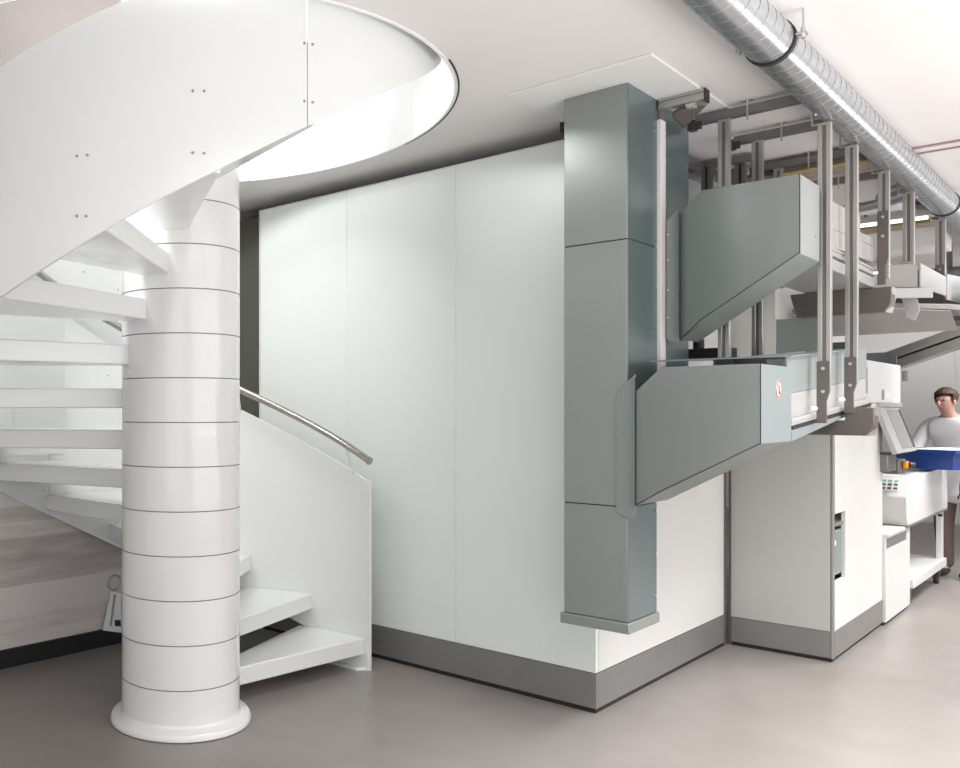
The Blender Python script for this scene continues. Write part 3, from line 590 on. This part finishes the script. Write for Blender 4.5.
# grey side instrument with orange scanner
sn = thing('handheld_scanner', 'small orange and dark scanner lying in front of the grey holder', 'scanner', (-1.2, 7.6, .97))
bm = new(); bx(bm, -1.215, -1.185, 7.52, 7.60, 1.0, 1.05); obj('scanner_body', bm, M['orange'], sn, .01); bm = new(); tube(bm, [(-1.184, 7.56, 1.025), (-1.160, 7.58, 1.025)], .018, 14); obj('scanner_nose', bm, M['cable_d'], sn)
box('holder', (-1.34, -1.216, 7.42, 7.66, .965, 1.06), M['alud'], sn, .006)

# ------------------------------------------------------------------ sorting table on castors
tb = thing('sorting_table', 'white sorting table on castors with a sloped keypad end and open shelf', 'table', (-1.5, 8.5, 0))
TX = -1.205
bm = new(); prism(bm, [(TX, 7.62, .665), (TX, 7.62, .80), (TX, 7.74, .935), (TX, 9.28, .935), (TX, 9.28, .60), (TX, 7.66, .60)], (-.55, 0, 0)); obj('table_body', bm, M['tablew'], tb, .005)
bm = new(); bx(bm, TX-.5, TX+.004, 7.70, 9.26, .588, .600); obj('lower_lip', bm, M['alu'], tb)
box('well', (TX-.30, TX-.06, 7.95, 8.45, .9352, .938), M['armside'], tb)
bm = new(); d = Vector((0, .12, .135)); kp = [Vector((TX-.16, 7.623, .805)), Vector((TX-.05, 7.623, .805))]; nn = Vector((0, -.135, .12)).normalized()*.002
prism(bm, [kp[0]+d*.2+nn, kp[1]+d*.2+nn, kp[1]+d*.85+nn, kp[0]+d*.85+nn], nn); kpd = obj('keypad', bm, M['label'], tb)
for i in range(3):
    for j in range(3):
        bm = new(); o_ = kp[0]+d*(.28+.18*j)+Vector((.012+.034*i, 0, 0))+nn*2; prism(bm, [o_, o_+Vector((.022, 0, 0)), o_+Vector((.022, 0, 0))+d*.1, o_+d*.1], nn); obj('key', bm, M['green'] if j == 2 else M['alud'], kpd)
bm = new(); prism(bm, [(TX-.02, 9.12, .20), (TX-.02, 9.24, .20), (TX-.02, 9.24, .588), (TX-.02, 9.12, .588)], (-.03, 0, 0)); bx(bm, TX-.55, TX-.53, 7.7, 9.24, .20, .588); obj('end_frame', bm, M['tablew'], tb)
box('near_end_panel', (TX-.55, TX-.03, 7.872, 7.89, .20, .588), M['tablew'], tb)
box('shelf', (TX-.52, TX, 7.872, 9.24, .135, .20), M['tablew'], tb, .004)
for x, y in ((TX-.05, 7.93), (TX-.05, 9.13), (TX-.48, 7.93), (TX-.48, 9.13)):
    bm = new(); tube(bm, [(x-.016, y, .05), (x+.016, y, .05)], .05, 20, smooth=False); cs = obj('castor', bm, M['cable_d'], tb)
    bm = new(); bx(bm, x-.024, x+.024, y-.03, y+.03, .104, .134); prism(bm, [(x+.017, y-.03, .11), (x+.017, y+.03, .11), (x+.017, y+.008, .04), (x+.017, y-.008, .04)], (.004, 0, 0)); prism(bm, [(x-.021, y-.03, .11), (x-.021, y+.03, .11), (x-.021, y+.008, .04), (x-.021, y-.008, .04)], (.004, 0, 0)); obj('castor_fork', bm, M['alud'], cs)
box('small_knob', (TX+.004, TX+.03, 8.8, 8.83, .57, .59), M['black'], tb, .004)

# door in the far wall
d = struct(box('door_1', (-2.78, -1.75, 13.965, 13.999, 0, 2.15), M['farwall'], None, .004))
h = box('door_handle', (-2.66, -2.52, 13.93, 13.964, 1.36, 1.385), M['alud'], d, .004)
struct(box('trim_9', (-2.82, -2.785, 13.96, 13.999, 0, 2.19), M['farwall'], None, .002))

# ------------------------------------------------------------------ person and the blue tote
def skin(name, nodes, edges, m, parent, sub=2, root=0):
    me = bpy.data.meshes.new(name); me.from_pydata([n[0] for n in nodes], edges, []); me.materials.append(m)
    o = bpy.data.objects.new(name, me); C.objects.link(o); o.parent = parent
    sk = o.modifiers.new('skin', 'SKIN'); sk.use_smooth_shade = True
    layer = me.skin_vertices[0] if len(me.skin_vertices) else None
    if layer is None:
        bm = bmesh.new(); bm.from_mesh(me); bm.verts.layers.skin.verify(); bm.to_mesh(me); bm.free(); layer = me.skin_vertices[0]
    for i, n in enumerate(nodes):
        r = n[1]; layer.data[i].radius = (r, r) if not isinstance(r, tuple) else r
        layer.data[i].use_root = (i == root)
    s = o.modifiers.new('sub', 'SUBSURF'); s.levels = sub; s.render_levels = sub
    return o
per = thing('person', 'person with short brown hair in a white coat bending over a blue tote', 'person', (-1.17, 9.58, 0))
per.scale = (.97, .97, .97); per.rotation_euler = (0, 0, math.radians(158))   # local +Y is the facing direction
# local coordinates, facing +Y
nodes = [((0, 0, .90), (.13, .10)), ((0, .02, 1.05), (.115, .09)), ((0, .06, 1.22), (.145, .10)), ((0, .10, 1.33), (.10, .075)), ((0, .135, 1.40), .05), ((0, .165, 1.45), .052), ((0, .185, 1.52), (.070, .085)), ((0, .175, 1.575), (.062, .075)),
         ((.17, .10, 1.31), .052), ((.235, .18, 1.09), .040), ((.165, .36, 1.005), .030), ((.14, .42, 1.00), .022),
         ((-.17, .10, 1.31), .052), ((-.235, .18, 1.09), .040), ((-.165, .36, 1.005), .030), ((-.14, .42, 1.00), .022),
         ((.09, 0, .84), .085), ((.10, .02, .47), .055), ((.105, -.02, .09), .036), ((.11, .10, .035), .03),
         ((-.09, 0, .84), .085), ((-.10, .02, .47), .055), ((-.105, -.02, .09), .036), ((-.11, .10, .035), .03)]
edges = [(0,1),(1,2),(2,3),(3,4),(4,5),(5,6),(6,7),(3,8),(8,9),(9,10),(10,11),(3,12),(12,13),(13,14),(14,15),(0,16),(16,17),(17,18),(18,19),(0,20),(20,21),(21,22),(22,23)]
for s in (1, -1):       # hands gripping the tote edge: palm, four fingers, thumb
    w = 11 if s == 1 else 15; base = len(nodes)
    nodes.append(((s*.132, .47, .998), (.030, .016))); edges.append((w, base))
    for f, (dx, L) in enumerate(((-.027, .062), (-.009, .072), (.009, .068), (.027, .052))):
        i = len(nodes); x = s*(.132) + dx
        nodes += [((x, .50, .998), .0095), ((x, .50+L*.5, .993), .009), ((x-s*.002, .50+L*.85, .975), .0075)]
        edges += [(base, i), (i, i+1), (i+1, i+2)]
    i = len(nodes); nodes += [((s*.132-s*.035, .462, 1.008), .0105), ((s*.132-s*.052, .49, 1.012), .009)]; edges += [(base, i), (i, i+1)]
body = skin('body', nodes, edges, M['skin'], per)
# nose, ears, eyes, mouth
def blob(name, c, r, m, parent, sc_=(1,1,1), seg=16):
    bm = new(); bmesh.ops.create_uvsphere(bm, u_segments=seg, v_segments=seg//2+2, radius=r)
    for v in bm.verts: v.co = Vector((v.co.x*sc_[0], v.co.y*sc_[1], v.co.z*sc_[2])) + Vector(c)
    for f in bm.faces: f.smooth = True
    me = bpy.data.meshes.new(name); bm.to_mesh(me); bm.free(); me.materials.append(m); o = bpy.data.objects.new(name, me); C.objects.link(o); o.parent = parent; return o
blob('nose', (0, .268, 1.498), .014, M['skin'], body, (.8, 1.2, 1.5))
for s in (1, -1):
    blob('ear', (s*.068, .18, 1.51), .018, M['skin'], body, (.5, .8, 1.4)); blob('eye', (s*.027, .252, 1.525), .009, M['eye'], body)
blob('mouth', (0, .256, 1.468), .016, M['lip'], body, (1.2, .5, .35))
# hair cap
bm = new(); bmesh.ops.create_icosphere(bm, subdivisions=4, radius=1)
for v in bm.verts:
    p = v.co; k = 1 + .03*math.sin(p.x*9)*math.cos(p.y*7+p.z*6)
    v.co = Vector((p.x*.079*k, p.y*.098*k + .172, p.z*.080*k + 1.558))
bmesh.ops.delete(bm, geom=[v for v in bm.verts if v.co.y > .215 and v.co.z < 1.575 or v.co.z < 1.485], context='VERTS')
for f in bm.faces: f.smooth = True
hr_ = obj('hair', bm, M['hair'], None, sharp=False); hr_.parent = body
sm = hr_.modifiers.new('thick', 'SOLIDIFY'); sm.thickness = .012
# coat (loft of the torso and skirt) with sleeves
cn = [((0, .0, .62), (.225, .185)), ((0, .0, .80), (.215, .175)), ((0, .01, .95), (.175, .145)), ((0, .03, 1.08), (.150, .118)), ((0, .07, 1.22), (.175, .125)), ((0, .10, 1.335), (.120, .090)), ((0, .125, 1.375), .066),
      ((.175, .10, 1.315), .068), ((.24, .18, 1.09), .056), ((.175, .345, 1.01), .046), ((-.175, .10, 1.315), .068), ((-.24, .18, 1.09), .056), ((-.175, .345, 1.01), .046)]
coat = skin('coat', cn, [(0,1),(1,2),(2,3),(3,4),(4,5),(5,6),(5,7),(7,8),(8,9),(5,10),(10,11),(11,12)], M['coat'], body)
tr = skin('trousers', [((0, 0, .84), (.15, .115)), ((.095, 0, .80), .10), ((.103, .02, .47), .075), ((.108, -.02, .055), .058), ((-.095, 0, .80), .10), ((-.103, .02, .47), .075), ((-.108, -.02, .055), .058)], [(0,1),(1,2),(2,3),(0,4),(4,5),(5,6)], M['trouser'], body)
for s in (1, -1): blob('shoe', (s*.11, .06, .042), .05, M['shoe'], body, (.9, 2.5, .8))

# blue tote held over the end of the table
tt = thing('blue_tote', 'blue plastic tote held out over the sorting table', 'tote', (-1.15, 8.72, .955))
tt.rotation_euler = (0, 0, math.radians(-14))
def rect_ring(bm, w0, d0, w1, d1, z0, z1, t):
    o0 = [(-w0, -d0, z0), (w0, -d0, z0), (w0, d0, z0), (-w0, d0, z0)]; o1 = [(-w1, -d1, z1), (w1, -d1, z1), (w1, d1, z1), (-w1, d1, z1)]
    i0 = [(-w0+t, -d0+t, z0+t), (w0-t, -d0+t, z0+t), (w0-t, d0-t, z0+t), (-w0+t, d0-t, z0+t)]; i1 = [(-w1+t, -d1+t, z1), (w1-t, -d1+t, z1), (w1-t, d1-t, z1), (-w1+t, d1-t, z1)]
    A, B, E, F = ([bm.verts.new(p) for p in q] for q in (o0, o1, i0, i1))
    for k in range(4):
        j = (k+1) % 4; bm.faces.new([A[k], A[j], B[j], B[k]]); bm.faces.new([F[k], F[j], E[j], E[k]]); bm.faces.new([B[k], B[j], F[j], F[k]])
    bm.faces.new(list(reversed(A))); bm.faces.new(E)
def local_obj(name, bm, m, parent, bevel=0):
    o = obj(name, bm, m, None, bevel); o.parent = parent; return o
bm = new(); rect_ring(bm, .17, .31, .185, .33, 0, .145, .006); local_obj('tub', bm, M['blue'], tt, .003)
bm = new()
for x0, x1, y0, y1 in ((-.203, .203, -.348, -.330), (-.203, .203, .330, .348), (-.203, -.185, -.33, .33), (.185, .203, -.33, .33)): bx(bm, x0, x1, y0, y1, .118, .148)
local_obj('rim', bm, M['blue'], tt, .003)
bm = new(); bx(bm, -.12, .12, -.25, .20, .02, .150); local_obj('paper_stack', bm, M['label'], tt, .006)
bm = new(); bx(bm, -.192, -.186, -.10, .02, .03, .09); local_obj('tote_label', bm, M['label'], tt)

# ------------------------------------------------------------------ light
w = bpy.data.worlds.new('w'); bpy.context.scene.world = w; w.use_nodes = True
w.node_tree.nodes['Background'].inputs[0].default_value = (1.0, 1.0, 1.0, 1); w.node_tree.nodes['Background'].inputs[1].default_value = .95
def area(name, loc, rot, sx, sy, e, col=(1, 1, 1), spread=180):
    l = bpy.data.lights.new(name, 'AREA'); l.shape = 'RECTANGLE'; l.size = sx; l.size_y = sy; l.energy = e; l.color = col; l.spread = math.radians(spread)
    o = bpy.data.objects.new(name, l); C.objects.link(o); o.location = loc; o.rotation_euler = [math.radians(a) for a in rot]; return o
area('ceiling_light_front', (.3, 1.0, 2.70), (0, 0, 0), 1.6, 1.6, 10)
area('ceiling_light_right', (.1, 3.9, 2.70), (0, 0, 0), .5, 3.4, 115, (1, .985, .975), 105)
area('ceiling_light_far', (-.2, 8.3, 2.70), (0, 0, 0), .6, 3.4, 105, (1, .985, .975), 120)
area('side_fill', (3.2, 4.0, 1.5), (0, 90, 0), 2.4, 7, 75)  # added fill from the open right side, no window there
area('rear_fill', (.6, -1.9, 1.7), (90, 0, 20), 3.5, 2.4, 25)  # unseen fill added behind the camera, not a window
area('ceiling_fill_middle', (1.0, 3.2, 1.2), (180, 0, 0), 1.2, 4.5, 90, (1, .97, .955))  # added fill facing up to brighten the ceiling, no real luminaire
area('ceiling_fill_far', (1.0, 9, 1.4), (180, 0, 0), 1.2, 4.5, 80, (1, .97, .955))  # same kind of added upward fill, for the far ceiling
area('ceiling_fill_front', (.9, .9, 1.3), (180, 0, 0), 1.4, 2.0, 42, (1, .97, .955))  # upward fill added out of view to lift the near ceiling
area('end_wall_fill', (-1.5, 12.95, 2.5), (60, 0, 0), 3.5, .2, 14)  # added lamp, there only to brighten the far wall
area('lining_fill', (-3.3, 1.75, 3.5), (82, 0, -28), .9, .5, 70)  # hidden fill added in the well, aimed at the far lining
area('stairwell_ceiling_light', (-1.9, 2.6, 5.1), (0, 0, 0), 1.2, 1.2, 90)

# ------------------------------------------------------------------ camera
cd = bpy.data.cameras.new('camera'); cam = bpy.data.objects.new('camera', cd); C.objects.link(cam)
cam.location = (0, 0, 1.4); cam.rotation_euler = (PI/2, 0, .8319)
cd.sensor_width = 36; cd.sensor_fit = 'HORIZONTAL'; cd.lens = 876.13/960*36
cd.shift_x = (480-205.4)/960; cd.shift_y = (409.8-384)/960
cd.clip_start = .05
bpy.context.scene.camera = cam
bpy.context.scene.view_settings.view_transform = 'Standard'
bpy.context.scene.view_settings.look = 'None'
bpy.context.scene.view_settings.exposure = 0.0
